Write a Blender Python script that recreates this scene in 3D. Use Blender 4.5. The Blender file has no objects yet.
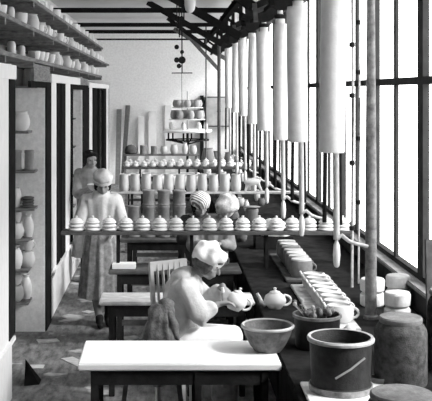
import bpy, bmesh, math, random
from mathutils import Vector, Matrix, noise
random.seed(7)
PI = math.pi
C = bpy.context.scene.collection
F = 420.0; VX = 165.0; VY = 92.0; CH = 2.4      # vanishing point, eye height; distances below are in units of K metres
K = 1000.0/420.0                                  # the lens is 1000 px long
FIXED = set()
def fx(o): FIXED.add(o.name); return o            # already in real metres
NUM = ['first','second','third','fourth','fifth','sixth','seventh','eighth','ninth']
def ordn(n):
    a = ['','twenty','thirty','forty','fifty','sixty','seventy']
    t = ['tenth','eleventh','twelfth','thirteenth','fourteenth','fifteenth','sixteenth','seventeenth','eighteenth','nineteenth']
    if n < 10: return NUM[n-1]
    if n < 20: return t[n-10]
    if n % 10 == 0: return a[n//10-1][:-1]+'ieth'
    return a[n//10-1]+'-'+NUM[n % 10-1]

def at(px, py, Y):                              # a pixel at a known distance
    return Vector(((px-VX)/F*Y, Y, CH-(py-VY)/F*Y))
def xa(px, Y): return (px-VX)/F*Y
def za(py, Y): return CH-(py-VY)/F*Y

# ------------------------------------------------------------------ materials
MATS = {}
def mat(name, v, rough=0.75, var=0.12, scale=6.0, bump=0.0, stretch=(1,1,1), metal=0.0, fine=0.0, spec=None):
    if name in MATS: return MATS[name]
    m = bpy.data.materials.new(name); m.use_nodes = True
    nt = m.node_tree; N = nt.nodes; L = nt.links
    b = N['Principled BSDF']
    b.inputs['Roughness'].default_value = rough; b.inputs['Metallic'].default_value = metal
    b.inputs['Specular IOR Level'].default_value = (.35 if rough < .6 else (.0 if v < .12 else .08)) if spec is None else spec
    tc = N.new('ShaderNodeTexCoord'); mp = N.new('ShaderNodeMapping')
    mp.inputs['Scale'].default_value = stretch
    L.new(tc.outputs['Object'], mp.inputs['Vector'])
    n = N.new('ShaderNodeTexNoise'); n.inputs['Scale'].default_value = scale; n.inputs['Detail'].default_value = 6
    n.inputs['Roughness'].default_value = 0.65
    L.new(mp.outputs['Vector'], n.inputs['Vector'])
    r = N.new('ShaderNodeValToRGB')
    lo = max(0.0, v*(1-var)); hi = min(1.0, v*(1+var))
    r.color_ramp.elements[0].position = 0.32; r.color_ramp.elements[1].position = 0.68
    r.color_ramp.elements[0].color = (lo, lo, lo, 1); r.color_ramp.elements[1].color = (hi, hi, hi, 1)
    L.new(n.outputs['Fac'], r.inputs['Fac']); L.new(r.outputs['Color'], b.inputs['Base Color'])
    if bump:
        bp = N.new('ShaderNodeBump'); bp.inputs['Strength'].default_value = bump; bp.inputs['Distance'].default_value = 0.01
        n2 = N.new('ShaderNodeTexNoise'); n2.inputs['Scale'].default_value = scale*5; n2.inputs['Detail'].default_value = 4
        L.new(mp.outputs['Vector'], n2.inputs['Vector'])
        L.new(n2.outputs['Fac'], bp.inputs['Height']); L.new(bp.outputs['Normal'], b.inputs['Normal'])
    MATS[name] = m
    return m
def stripes(name, v1, v2, scale, axis='X', rough=0.8):
    m = bpy.data.materials.new(name); m.use_nodes = True
    nt = m.node_tree; N = nt.nodes; L = nt.links; b = N['Principled BSDF']; b.inputs['Roughness'].default_value = rough
    tc = N.new('ShaderNodeTexCoord'); w = N.new('ShaderNodeTexWave'); w.inputs['Scale'].default_value = scale
    w.bands_direction = axis; w.inputs['Distortion'].default_value = 2.0; w.inputs['Detail'].default_value = 2
    r = N.new('ShaderNodeValToRGB'); r.color_ramp.elements[0].position = .35; r.color_ramp.elements[1].position = .6
    r.color_ramp.elements[0].color = (v1, v1, v1, 1); r.color_ramp.elements[1].color = (v2, v2, v2, 1)
    L.new(tc.outputs['Object'], w.inputs['Vector']); L.new(w.outputs['Fac'], r.inputs['Fac'])
    L.new(r.outputs['Color'], b.inputs['Base Color'])
    return m
def glass_mat():
    m = bpy.data.materials.new('window_glass'); m.use_nodes = True
    nt = m.node_tree; N = nt.nodes; L = nt.links
    for n in list(N): N.remove(n)
    o = N.new('ShaderNodeOutputMaterial'); t = N.new('ShaderNodeBsdfTransparent'); g = N.new('ShaderNodeBsdfGlossy')
    t.inputs['Color'].default_value = (.97, .97, .97, 1); g.inputs['Roughness'].default_value = 0.15
    mx = N.new('ShaderNodeMixShader'); mx.inputs['Fac'].default_value = .04
    L.new(t.outputs[0], mx.inputs[1]); L.new(g.outputs[0], mx.inputs[2]); L.new(mx.outputs[0], o.inputs['Surface'])
    return m
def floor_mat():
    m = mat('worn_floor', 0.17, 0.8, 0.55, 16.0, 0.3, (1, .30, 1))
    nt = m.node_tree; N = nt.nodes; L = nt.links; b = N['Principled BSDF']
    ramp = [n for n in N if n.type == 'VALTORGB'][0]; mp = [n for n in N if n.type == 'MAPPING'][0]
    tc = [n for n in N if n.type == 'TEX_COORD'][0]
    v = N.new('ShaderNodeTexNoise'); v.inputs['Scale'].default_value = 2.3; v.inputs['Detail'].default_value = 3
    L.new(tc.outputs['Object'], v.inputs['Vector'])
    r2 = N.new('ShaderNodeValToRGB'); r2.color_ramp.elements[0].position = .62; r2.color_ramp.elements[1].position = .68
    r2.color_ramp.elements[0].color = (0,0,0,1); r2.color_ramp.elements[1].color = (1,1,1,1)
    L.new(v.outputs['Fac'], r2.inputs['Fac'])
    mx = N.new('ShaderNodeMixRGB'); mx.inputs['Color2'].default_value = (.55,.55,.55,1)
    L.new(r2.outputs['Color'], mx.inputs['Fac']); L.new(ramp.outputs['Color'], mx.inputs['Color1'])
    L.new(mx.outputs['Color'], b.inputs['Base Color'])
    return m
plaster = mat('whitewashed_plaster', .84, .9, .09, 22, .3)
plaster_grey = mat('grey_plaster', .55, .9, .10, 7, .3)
ceil_m = mat('ceiling_boards', .55, .9, .10, 4, .2, (1, 6, 1))
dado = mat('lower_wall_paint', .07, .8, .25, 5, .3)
beam_m = mat('tarred_timber', .014, .8, .3, 8)
post_m = mat('pale_painted_timber', .62, .7, .08, 9, .15, (4, 4, 1))
dark_fr = mat('black_painted_frame', .016, .6, .3, 9)
board_m = mat('grey_shelf_timber', .16, .85, .45, 14, .4, (1, .4, 4))
ware_m = mat('ware_board_timber', .10, .85, .35, 12, .4, (1, 6, 6))
white_top = mat('white_scrubbed_top', .90, .6, .06, 6, .1, (1, 3, 1))
pale_top = mat('pale_worn_top', .52, .7, .30, 9, .2, (1, 3, 1))
dark_wood = mat('dark_bench_wood', .022, .8, .35, 9, .3)
mid_wood = mat('mid_bench_wood', .10, .8, .3, 9, .3)
iron = mat('dark_iron', .02, .7, .3, 12, .1)
steel = mat('bright_steel', .45, .55, .2, 12)
canvas = mat('white_canvas', .62, .85, .07, 14, .2)
biscuit = mat('biscuit_ware', .62, .55, .06, 10)
cream = mat('cream_ware', .52, .6, .08, 10)
greyware = mat('grey_clay_ware', .22, .7, .18, 14, .2)
darkware = mat('dark_clay_ware', .09, .6, .25, 14, .2)
tubm = mat('dark_stained_tub', .03, .55, .45, 22, .3)
bowlm = mat('mottled_glazed_bowl', .12, .45, .5, 24, .2)
jarm = mat('mottled_grey_stone', .09, .7, .45, 26, .4)
skin = mat('skin', .26, .6, .08, 10)
hair_m = mat('dark_hair', .02, .6, .4, 30, .5, (1, 1, 4))
cap_m = mat('white_cap_cloth', .74, .9, .08, 12, .3)
blouse = mat('white_blouse', .52, .9, .14, 14, .25)
greyblouse = mat('grey_blouse', .26, .9, .2, 16, .3)
darkdress = mat('dark_dress', .05, .9, .3, 10, .3)
skirt_m = mat('grey_skirt', .26, .9, .35, 20, .3)
apron_m = mat('white_apron', .82, .9, .06, 8, .3)
stock = mat('dark_stockings', .03, .7, .2, 10)
scarf_m = stripes('striped_scarf', .16, .85, 16, 'DIAGONAL')
kerch_m = mat('mottled_kerchief', .55, .9, .45, 18, .5)
slat_m = mat('pale_chair_slat', .40, .7, .1, 9)
sponge_m = mat('sponge_and_brush', .20, .9, .8, 40, .6)
glass_m = glass_mat(); floor_m = floor_mat()
eye_m = mat('dark_eye', .01, .3, .1, 5)

# ------------------------------------------------------------------ mesh helpers
class MB:
    def __init__(s): s.bm = bmesh.new()
    def box(s, c, d, rz=0, rx=0, ry=0, bev=0.0):
        t = bmesh.new(); bmesh.ops.create_cube(t, size=1)
        bmesh.ops.scale(t, vec=Vector(d), verts=t.verts)
        if bev:
            bmesh.ops.bevel(t, geom=t.edges[:], offset=min(bev, min(d)*.45), segments=2, affect='EDGES')
        M = Matrix.Translation(Vector(c)) @ Matrix.Rotation(rz, 4, 'Z') @ Matrix.Rotation(ry, 4, 'Y') @ Matrix.Rotation(rx, 4, 'X')
        bmesh.ops.transform(t, matrix=M, verts=t.verts); s._join(t); return s
    def _join(s, t):
        me = bpy.data.meshes.new('tmp'); t.to_mesh(me); t.free(); s.bm.from_mesh(me); bpy.data.meshes.remove(me)
    def span(s, a, b, bev=0.0):        # box from corner a to corner b
        a = Vector(a); b = Vector(b)
        return s.box((a+b)/2, [abs(b[i]-a[i]) for i in range(3)], bev=bev)
    def beam(s, a, b, w, h, bev=0.0):  # rectangular bar between two points
        a = Vector(a); b = Vector(b); d = b-a; L = d.length
        t = bmesh.new(); bmesh.ops.create_cube(t, size=1); bmesh.ops.scale(t, vec=Vector((w, h, L)), verts=t.verts)
        if bev: bmesh.ops.bevel(t, geom=t.edges[:], offset=bev, segments=1, affect='EDGES')
        M = Matrix.Translation((a+b)/2) @ d.to_track_quat('Z', 'Y').to_matrix().to_4x4()
        bmesh.ops.transform(t, matrix=M, verts=t.verts); s._join(t); return s
    def lathe(s, prof, c=(0,0,0), seg=24, sy=1.0, M=None, wob=0.0):
        t = bmesh.new(); rings = []
        for r, z in prof:
            if r < 1e-5: rings.append([t.verts.new((0, 0, z))])
            else: rings.append([t.verts.new((r*math.cos(2*PI*i/seg)*(1+wob*math.sin(5*2*PI*i/seg+z*40)), sy*r*math.sin(2*PI*i/seg), z)) for i in range(seg)])
        for A, B in zip(rings, rings[1:]):
            for i in range(seg):
                j = (i+1) % seg
                if len(A) == 1 and len(B) == 1: continue
                if len(A) == 1: t.faces.new((A[0], B[j], B[i]))
                elif len(B) == 1: t.faces.new((A[i], A[j], B[0]))
                else: t.faces.new((A[i], A[j], B[j], B[i]))
        bmesh.ops.recalc_face_normals(t, faces=t.faces)
        MM = Matrix.Translation(Vector(c)) @ (M if M else Matrix())
        bmesh.ops.transform(t, matrix=MM, verts=t.verts); s._join(t); return s
    def tube(s, pts, r, seg=10, r1=None):
        pts = [Vector(p) for p in pts]; n = len(pts); t = bmesh.new(); rings = []
        for k, p in enumerate(pts):
            d = (pts[min(k+1, n-1)]-pts[max(k-1, 0)]).normalized()
            q = d.to_track_quat('Z', 'Y')
            rr = r if r1 is None else r+(r1-r)*k/(n-1)
            if isinstance(r, (list, tuple)): rr = r[k]
            rings.append([t.verts.new(p+q @ Vector((rr*math.cos(2*PI*i/seg), rr*math.sin(2*PI*i/seg), 0))) for i in range(seg)])
        for A, B in zip(rings, rings[1:]):
            for i in range(seg): t.faces.new((A[i], A[(i+1) % seg], B[(i+1) % seg], B[i]))
        t.faces.new(rings[0][::-1]); t.faces.new(rings[-1])
        bmesh.ops.recalc_face_normals(t, faces=t.faces); s._join(t); return s
    def ell(s, c, r, rot=(0,0,0), sub=3):
        t = bmesh.new(); bmesh.ops.create_icosphere(t, subdivisions=sub, radius=1)
        bmesh.ops.scale(t, vec=Vector(r), verts=t.verts)
        M = Matrix.Translation(Vector(c)) @ Matrix.Rotation(rot[2], 4, 'Z') @ Matrix.Rotation(rot[1], 4, 'Y') @ Matrix.Rotation(rot[0], 4, 'X')
        bmesh.ops.transform(t, matrix=M, verts=t.verts); s._join(t); return s
    def cap(s, a, ra, b, rb, seg=14):   # tapered capsule
        a = Vector(a); b = Vector(b); d = (b-a).normalized(); pts = []; rs = []
        for k in range(5):
            f = -math.cos(k*PI/8)*ra if k < 4 else 0
            pts.append(a+d*f); rs.append(max(.001, ra*math.sin(k*PI/8)))
        for k in range(5):
            f = math.sin(k*PI/8)*rb
            pts.append(b+d*f); rs.append(max(.001, rb*math.cos(k*PI/8)))
        t = bmesh.new(); q = d.to_track_quat('Z', 'Y'); rings = []
        for p, rr in zip(pts, rs):
            rings.append([t.verts.new(p+q @ Vector((rr*math.cos(2*PI*i/seg), rr*math.sin(2*PI*i/seg), 0))) for i in range(seg)])
        for A, B in zip(rings, rings[1:]):
            for i in range(seg): t.faces.new((A[i], A[(i+1) % seg], B[(i+1) % seg], B[i]))
        t.faces.new(rings[0][::-1]); t.faces.new(rings[-1])
        bmesh.ops.recalc_face_normals(t, faces=t.faces); s._join(t); return s
    def loft(s, rings, seg=40, fold=0.0, nf=9, close=True, ph=0.0):
        # rings: (centre, rx, ry, foldscale)
        t = bmesh.new(); R = []
        for (c, rx, ry, fs) in rings:
            c = Vector(c)
            R.append([t.verts.new(c+Vector((rx*math.cos(a)*(1+fold*fs*math.sin(nf*a+ph)+fold*.5*fs*math.sin((nf*2-3)*a+ph*2)),
                                            ry*math.sin(a)*(1+fold*fs*math.sin(nf*a+ph)+fold*.5*fs*math.sin((nf*2-3)*a+ph*2)), 0))) for a in [2*PI*i/seg for i in range(seg)]])
        for A, B in zip(R, R[1:]):
            for i in range(seg): t.faces.new((A[i], A[(i+1) % seg], B[(i+1) % seg], B[i]))
        if close: t.faces.new(R[0][::-1]); t.faces.new(R[-1])
        bmesh.ops.recalc_face_normals(t, faces=t.faces); s._join(t); return s
    def xf(s, M): bmesh.ops.transform(s.bm, matrix=M, verts=s.bm.verts); return s
    def rough(s, amt, sc=8.0, seed=0.0):
        s.bm.normal_update()
        for v in s.bm.verts:
            v.co += v.normal*(amt*noise.noise(v.co*sc+Vector((seed, 0, 0))))
        return s
    def build(s, name, m, parent=None, smooth=True, loc=None, remesh=0.0):
        me = bpy.data.meshes.new(name); s.bm.to_mesh(me); s.bm.free()
        me.materials.append(m)
        if smooth:
            for p in me.polygons: p.use_smooth = True
            try: me.set_sharp_from_angle(angle=math.radians(38))
            except Exception: pass
        o = bpy.data.objects.new(name, me); C.objects.link(o)
        if parent: o.parent = parent
        if loc is not None: o.location = loc
        if remesh:
            r = o.modifiers.new('skin', 'REMESH'); r.mode = 'VOXEL'; r.voxel_size = remesh; r.use_smooth_shade = True
            sm = o.modifiers.new('smooth', 'SMOOTH'); sm.factor = .5; sm.iterations = 3
        return o
def tag(o, label, cat, group=None, kind=None):
    if label:
        o['label'] = label; o['category'] = cat
    if group: o['group'] = group
    if kind: o['kind'] = kind
    return o
def empty(name, loc, label=None, cat=None, group=None, rz=0):
    o = bpy.data.objects.new(name, None); C.objects.link(o); o.location = loc; o.rotation_euler = (0, 0, rz)
    o.empty_display_size = .05
    if label: tag(o, label, cat, group)
    return o
def struct(o): o['kind'] = 'structure'; return o
def dup(o, loc, label, cat, group=None, rz=0, scale=None, material=None):
    def cp(x, par):
        c = x.copy(); C.objects.link(c); c.parent = par
        for ch in x.children: cp(ch, c)
        return c
    r = cp(o, None); r.location = loc; r.rotation_euler = (0, 0, rz)
    if scale: r.scale = scale
    for k in ('label', 'category', 'group'):
        if k in r: del r[k]
    tag(r, label, cat, group)
    return r
ORD = ['first','second','third','fourth','fifth','sixth','seventh','eighth','ninth','tenth','eleventh','twelfth','thirteenth','fourteenth','fifteenth','sixteenth','seventeenth','eighteenth','nineteenth','twentieth']

# ------------------------------------------------------------------ room shell
XL, XR, YB, YR, ZC = -1.2, 1.95, 11.0, -1.5, 3.95
XC = -1.95                        # back of the drying cupboards on the left
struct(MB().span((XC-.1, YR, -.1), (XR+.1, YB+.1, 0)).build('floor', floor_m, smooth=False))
struct(MB().span((XC-.1, YR, ZC), (XR+.1, YB+.1, ZC+.1)).build('ceiling', ceil_m, smooth=False))
struct(MB().span((XC-.1, YB, 0), (XR+.1, YB+.1, ZC)).build('wall_back', plaster, smooth=False))
struct(MB().span((XC-.1, YR-.1, 0), (XR+.1, YR, ZC)).build('wall_rear', plaster, smooth=False))
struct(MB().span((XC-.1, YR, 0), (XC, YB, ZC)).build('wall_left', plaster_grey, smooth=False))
# right wall: low wall, lintel and the row of windows
SILL = .90; ZT = 3.72; TR = 2.46; Y0 = 3.26-.74*2  # near bays out of view are added for light on the front table
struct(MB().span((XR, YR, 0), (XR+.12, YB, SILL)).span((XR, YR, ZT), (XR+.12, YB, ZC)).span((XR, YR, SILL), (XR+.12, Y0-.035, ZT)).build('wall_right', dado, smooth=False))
struct(MB().span((XR-.07, YR, SILL), (XR+.03, YB, SILL+.035), bev=.008).build('trim_1', mat('sill_timber', .20, .8, .3, 9)))
n = 1
y = Y0
while y < YB-.1:
    y1 = min(y+.74, YB)
    w = MB()
    w.span((XR+.03, y-.035, SILL+.035), (XR+.08, y+.035, ZT))
    w.span((XR+.035, (y+y1)/2-.016, SILL+.035), (XR+.062, (y+y1)/2+.016, ZT))
    w.span((XR+.03, y+.035, TR), (XR+.085, y1-.035, TR+.06))
    w.span((XR+.03, y+.035, SILL+.035), (XR+.085, y1-.035, SILL+.08))
    o = struct(w.build('window_%d' % n, mat('weathered_window_frame', .05, .7, .2, 9, .1), smooth=False))
    MB().span((XR+.055, y+.035, SILL+.04), (XR+.061, y1-.035, ZT)).build('glass', glass_m, o, smooth=False)
    y = y1; n += 1
# left: low kick panel, pale posts, dark frames, header, partitions
def YL(px): return -XL*F/(VX-px)
kick = MB()
kick.span((XL-.04, YR, 0), (XL, YL(12), .46)).span((XL-.04, YL(50), 0), (XL, YL(108), .46))
kick.span((XL-.06, YR, .46), (XL+.03, YL(12), .49)).span((XL-.06, YL(50), .46), (XL+.03, YL(108), .49))
struct(kick.build('trim_2', post_m, smooth=False))
struct(MB().span((XL-.08, YR, 2.50), (XL+.02, YL(14), 2.61)).span((XL-.08, YL(50), 2.50), (XL+.02, YL(79), 2.59)).span((XL-.08, YL(88), 2.47), (XL+.02, YL(108), 2.55)).build('trim_3', post_m, smooth=False))
struct(MB().span((XL-.03, YL(34), 2.50), (XL+.0, YL(50), 2.66)).span((XL-.08, YL(79), 2.50), (XL+.0, YL(88), 2.60)).build('trim_6', board_m, smooth=False))
pal = MB()
for a, b in [(-8, 8), (50.5, 56), (65, 70), (89, 92), (106, 107.5)]:
    pal.span((XL-.06, YL(a), .49), (XL+.005, YL(b), 2.5))
struct(pal.build('trim_4', post_m, smooth=False))
k = 1
for a, b, z0 in [(8.3, 14, .49), (45.5, 50.3, .0), (56.2, 59.4, .49), (60.6, 64.6, .49), (70.6, 72.2, .49), (82.6, 88.6, .49), (93, 96.5, .49), (98.5, 100, .49), (103.6, 105.8, .49)]:
    struct(MB().span((XL-.05, YL(a), z0), (XL+.012, YL(b), 2.5)).build('door_%d' % k, dark_fr, smooth=False)); k += 1
# dark top rails of the openings
struct(MB().span((XL-.02, YL(30), 2.44), (XL+.01, YL(45.5), 2.5)).span((XL-.03, YL(72), 2.43), (XL+.01, YL(82.6), 2.5)).span((XL-.03, YL(100), 2.43), (XL+.01, YL(103.6), 2.5)).build('trim_5', dark_fr, smooth=False))
# partitions between drying cupboards
P = [YL(12)-.02, YL(45.2), YL(82.3), YL(104.2), 9.2]
for i, (ya, nm) in enumerate(zip(P, ['wall_cupboard_near', 'wall_cupboard_middle', 'wall_cupboard_far', 'wall_cupboard_last', 'wall_cupboard_end'])):
    struct(MB().span((XC, ya, 0), (XL-.005, ya+.02, 2.62)).build(nm, mat('cupboard_partition', .74, .9, .12, 24, .3), smooth=False))

# ceiling tie beams, knee braces and posts
k = 0
for Y, nm in [(7.2, 'nearest'), (8.75, 'middle'), (9.75, 'farthest')]:
    o = MB().span((XC, Y-.05, 3.76), (XR, Y+.05, 3.84)).build('tie_beam', beam_m, smooth=False)
    tag(o, 'long dark tie beam crossing under the ceiling, %s of the visible three' % nm, 'beam', 'dark tie beams under the ceiling')
o = MB().span((XC, 10.5, 3.70), (XR, 10.56, 3.74)).build('iron_tie_rod', iron, smooth=False)
tag(o, 'thin dark rod crossing close to the back wall under the beams', 'rod')
def brace(a, b, w, lab, m=beam_m, nm='knee_brace'):
    o = MB().beam(a, b, w, w*1.15).build(nm, m, smooth=False)
    tag(o, lab, 'brace', 'sloping braces by the line shaft')
brace((-.30, 7.2, 3.94), at(222, 44, 7.2), .085, 'dark sloping brace running down from the nearest tie beam')
brace((-.40, 5.6, 3.94), (1.0, 5.6, 3.14), .09, 'thick black sloping brace above the hanging pulleys')
brace((.20, 9.72, 3.86), at(226, 59, 9.72), .08, 'pale grey sloping brace near the back wall, upper one', mid_wood)
brace((.45, 9.6, 3.76), at(220, 71, 9.6), .07, 'pale grey sloping brace near the back wall, steeper one', mid_wood)
brace((.0, 4.35, 3.94), (.88, 4.35, 3.30), .09, 'black sloping brace nearest the camera at top')
brace((.05, 8.7, 3.93), (1.0, 8.7, 3.22), .07, 'dark sloping brace under the middle tie beam')
for px, Y, r, nm in [(219, 7.3, .03, 'thicker'), (206, 8.9, .014, 'thinner')]:
    o = MB().tube([(xa(px, Y), Y, 0), (xa(px, Y), Y, 3.80 if r < .02 else 3.3)], r, 10).build('upright_post', mid_wood)
    tag(o, '%s grey upright standing near the back end of the room' % nm, 'post')

# line shaft with pulleys and brackets
fx(sh := empty('line_shaft', (1.12, 6.3*K, 3.32), 'dark overhead line shaft with pulleys running above the white hanging cylinders', 'line shaft'))
def loc(p, o): return Vector(p)-o.location
MB().tube([loc((1.12, 2.4*K, 3.32), sh), loc((1.12, 10.2*K, 3.32), sh)], .025, 12).build('shaft', iron, sh)
for i in range(9):
    Yp = (3.35+i*.70)*K
    MB().lathe([(0, -.03), (.10, -.03), (.13, -.035), (.13, .035), (.10, .03), (0, .03)], seg=24, M=Matrix.Rotation(PI/2, 4, 'X')).build('pulley', iron, sh, loc=loc((1.12, Yp, 3.32), sh))
    b = MB(); b.box((0, 0, .3), (.05, .05, .56)); b.box((0, 0, .02), (.12, .06, .08)); b.box((-.1, 0, .1), (.24, .04, .04), ry=.6)
    b.build('hanger_bracket', beam_m, sh, smooth=False, loc=loc((1.12, Yp+.16, 3.32), sh))
    if i < 6:
        MB().box((0, 0, 0), (.05, .26, .03), rx=.5+.2*(i % 3)).box((.07, .05, .04), (.16, .05, .05), ry=-.4).build('belt_shifter', iron if i % 2 else mid_wood, sh, smooth=False, loc=loc((1.0, Yp-.22, 3.28), sh))
struct_b = fx(MB().span((.98, 3.2*K, 3.62), (1.06, 10.6*K, 3.72)).build('shaft_beam', beam_m, smooth=False))
tag(struct_b, 'long black timber running lengthwise above the line shaft', 'beam')

# hanging white cylinders
YC = [3.02, 3.79, 4.38, 5.09, 5.79, 6.46, 7.2, 7.95]
names = ['nearest, widest white hanging cylinder, top beyond the picture edge', 'second white hanging cylinder from the nearest', 'third white hanging cylinder from the nearest',
         'fourth white hanging cylinder, in the middle of the row', 'fifth white hanging cylinder from the nearest', 'sixth white hanging cylinder, thin with distance',
         'seventh white hanging cylinder, second from the far end', 'farthest white hanging cylinder of the row']
for i, Y in enumerate(YC):
    X = 1.2
    zb = [1.965, 1.95, 1.90, 1.93, 1.96, 2.03, 2.05, 2.1][i]; zt = [3.2, 3.17, 3.11, 3.13, 3.16, 3.2, 3.22, 3.22][i]
    r = [.092, .09, .078, .084, .068, .066, .06, .06][i]
    e = empty('hanging_cylinder', (X, Y, zb), names[i], 'cylinder', 'white cylinders hanging along the windows')
    H = zt-zb
    prof = [(0, 0), (r*.93, 0), (r, .012), (r*1.0, H*.3), (r*1.02, H*.6), (r*.98, H*.97), (r*.9, H), (0, H)]
    s = MB().lathe(prof, seg=32).build('canvas_sleeve', canvas, e); s.rotation_euler = (0, .012*(-1)**i, 0)
    MB().lathe([(0, H), (.05, H), (.05, H+.05), (.028, H+.07), (.028, min(H+.6, ZC-zb-.02)), (0, min(H+.6, ZC-zb-.02))], seg=14).build('upper_pipe', canvas, e)
    MB().lathe([(.035, H+.05), (.06, H+.06), (.06, H+.09), (.035, H+.1)], seg=14).build('collar', iron, e)
    drop = [1.34, 1.30, 1.28, 1.25, 1.2, 1.2, 1.2, 1.2][i]
    MB().tube([(.028, 0, .0), (.034, 0, drop-zb)], .023, 12).build('rod', steel, e)
    MB().tube([(-.045, .02, .0), (-.05, .02, drop-zb+.12)], .016, 8).build('guide_wire', iron, e)
    MB().tube([(.065, .03, .0), (.07, .03, drop-zb+.10)], .011, 8).build('thin_rod', iron, e)
    hz = drop-zb
    MB().lathe([(0, hz-.20), (.012, hz-.20), (.021, hz-.185), (.027, hz-.11), (.022, hz-.04), (.012, hz-.015), (.012, hz+.02), (0, hz+.02)], c=(.034, 0, 0), seg=16).build('wooden_handle', mat('pale_handle', .7, .5, .08, 10), e)
    MB().tube([(.034, -.01, hz+.01), (.07, -.012, hz+.03), (.12, -.01, hz-.01), (.17, 0, hz-.03), (.26, 0, hz-.05)], [.018, .016, .014, .013, .012], 8).build('lever', steel, e)

# ------------------------------------------------------------------ tables across the room and the long side bench
BX = .72; BZ = .75
b = fx(empty('long_bench', (1.3, 5, 0), 'long dark workbench running under the windows on the right', 'bench'))
MB().span((BX-1.3, 1.55*K-5, .69), (1.9-1.3, 10.2*K-5, .75), bev=.006).build('bench_top', dark_wood, b)
for yy in [q*K for q in (1.7, 2.9, 3.65, 4.5, 5.3, 6.3, 7.1, 8.0, 9.0, 10.0)]:
    MB().span((BX+.05-1.3, yy-.04-5, 0), (BX+.12-1.3, yy+.04-5, .69)).build('leg', dark_wood, b, smooth=False)
    MB().span((1.8-1.3, yy-.04-5, 0), (1.87-1.3, yy+.04-5, .69)).build('leg', dark_wood, b, smooth=False)
MB().span((BX+.06-1.3, 1.75*K-5, .25), (BX+.09-1.3, 10*K-5, .62)).build('apron_board', dark_wood, b, smooth=False)
def table(x0, x1, y0, y1, lab, topm, legm=dark_wood, th=.035, stretch=True, legs=(0.1,)):
    y0 *= K; y1 *= K
    cx, cy = (x0+x1)/2, (y0+y1)/2
    e = fx(empty('work_table', (cx, cy, 0), lab, 'table', 'narrow work tables across the room'))
    MB().span((x0-cx, y0-cy, BZ-th), (x1-cx, y1-cy, BZ), bev=.008).rough(.002, 14).build('tabletop', topm, e)
    for lx in (x0+.10, x1-.10, .2):
        for ly in (y0+.035, y1-.035):
            MB().box((lx-cx, ly-cy, (BZ-th)/2), (.045, .04, BZ-th), bev=.004).build('leg', legm, e)
    MB().span((x0+.08-cx, y0+.02-cy, BZ-th-.09), (x1-.08-cx, y0+.045-cy, BZ-th)).build('rail', legm, e, smooth=False)
    MB().span((x0+.08-cx, -.015, .2), (x1-.08-cx, .015, .25)).build('stretcher', mid_wood, e, smooth=False)
    return e
table(-.53, BX-.012, 2.55, 2.79, 'bright white-topped work table nearest the camera', white_top, dark_wood, .045)
table(-.52, BX-.012, 3.30, 3.46, 'narrow pale table directly behind the seated woman with the teapot', pale_top, th=.03)
table(-.52, BX-.012, 3.86, 4.06, 'narrow table under the front ware board of stacked bowls', mid_wood, th=.03)
table(-.50, BX-.012, 4.68, 4.88, 'narrow table carrying the grey drums behind the front ware board', mid_wood, th=.03)
table(-.50, BX-.012, 5.50, 5.72, 'narrow table under the ware board of tall jars', mid_wood, th=.03)
table(-.50, BX-.012, 7.3, 7.56, 'narrow table under the farthest ware board', mid_wood, th=.03)
table(-.85, BX-.012, 8.3, 8.62, 'farthest narrow table carrying mixed pots', pale_top, th=.03)

# ware boards resting on small uprights
def wareboard(x0, x1, Y, z, lab, sup, m=ware_m, w=.22, th=.032):
    cx = (x0+x1)/2
    o = MB().span((x0-cx, -w/2, -th), (x1-cx, w/2, 0), bev=.005).rough(.004, 5).build('ware_board', m, loc=(cx, Y, z))
    tag(o, lab, 'board', 'ware boards laid across the room')
    return o
def stand(X, Y, zt, lab):
    e = empty('board_stand', (X, Y, BZ), lab, 'stand', 'small stands under the ware boards')
    h = zt-BZ
    MB().box((0, -.05, h/2), (.03, .025, h)).build('upright', dark_wood, e, smooth=False)
    MB().box((0, .05, h/2), (.03, .025, h)).build('upright', dark_wood, e, smooth=False)
    MB().box((0, 0, h*.5), (.02, .08, .03)).build('crosspiece', dark_wood, e, smooth=False)
ZB = 1.10; YB1 = 3.95
wareboard(-.97, 1.73, YB1, ZB, 'long front ware board lined with seventeen stacks of small dishes', None)
YB2 = 5.60; YB3 = 7.42
wareboard(-.72, 1.84, YB2, 1.075, 'pale ware board carrying a row of tall tapered jars', None, mat('pale_ware_board', .5, .8, .2, 9), .15, .028)
wareboard(-.75, 1.70, YB3, 1.09, 'farthest ware board crowded with small knobbed pots', None, w=.56)
for X, w_ in [(-.44, 'left'), (.25, 'middle'), (.95, 'right')]:
    for Y, z, nm in [(YB1, ZB-.034, 'front'), (YB2, 1.075-.030, 'tall jar'), (YB3, 1.09-.034, 'farthest')]:
        stand(X, Y, z-.002, 'small dark wooden stand under the %s ware board, %s one' % (nm, w_))

# ---- dish stacks on the front ware board
dish = MB().lathe([(0, 0), (.070, 0), (.076, .005), (.076, .012), (.066, .022), (.052, .027), (.050, .032), (0, .032)], seg=30).build('small_dish', biscuit)
lid = empty('covered_dish', (0, 0, 0))
MB().lathe([(0, 0), (.062, 0), (.067, .005), (.067, .012), (.060, .020), (0, .020)], seg=28).build('dish_body', biscuit, lid)
ld = MB().lathe([(0, .020), (.054, .020), (.056, .026), (.046, .038), (.028, .047), (.012, .050), (0, .050)], seg=24).build('lid', biscuit, lid)
MB().lathe([(0, .049), (.010, .049), (.009, .055), (.014, .062), (.009, .069), (0, .070)], seg=14).build('knob', biscuit, ld)
firstd = True; firstl = True
def place(proto, loc_, lab, cat, grp, rz=0, sc=None, used={}):
    if id(proto) not in used:
        used[id(proto)] = 1
        proto.location = loc_; proto.rotation_euler = (0, 0, rz)
        if sc: proto.scale = sc
        tag(proto, lab, cat, grp); return proto
    return dup(proto, loc_, lab, cat, grp, rz, sc)
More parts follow.
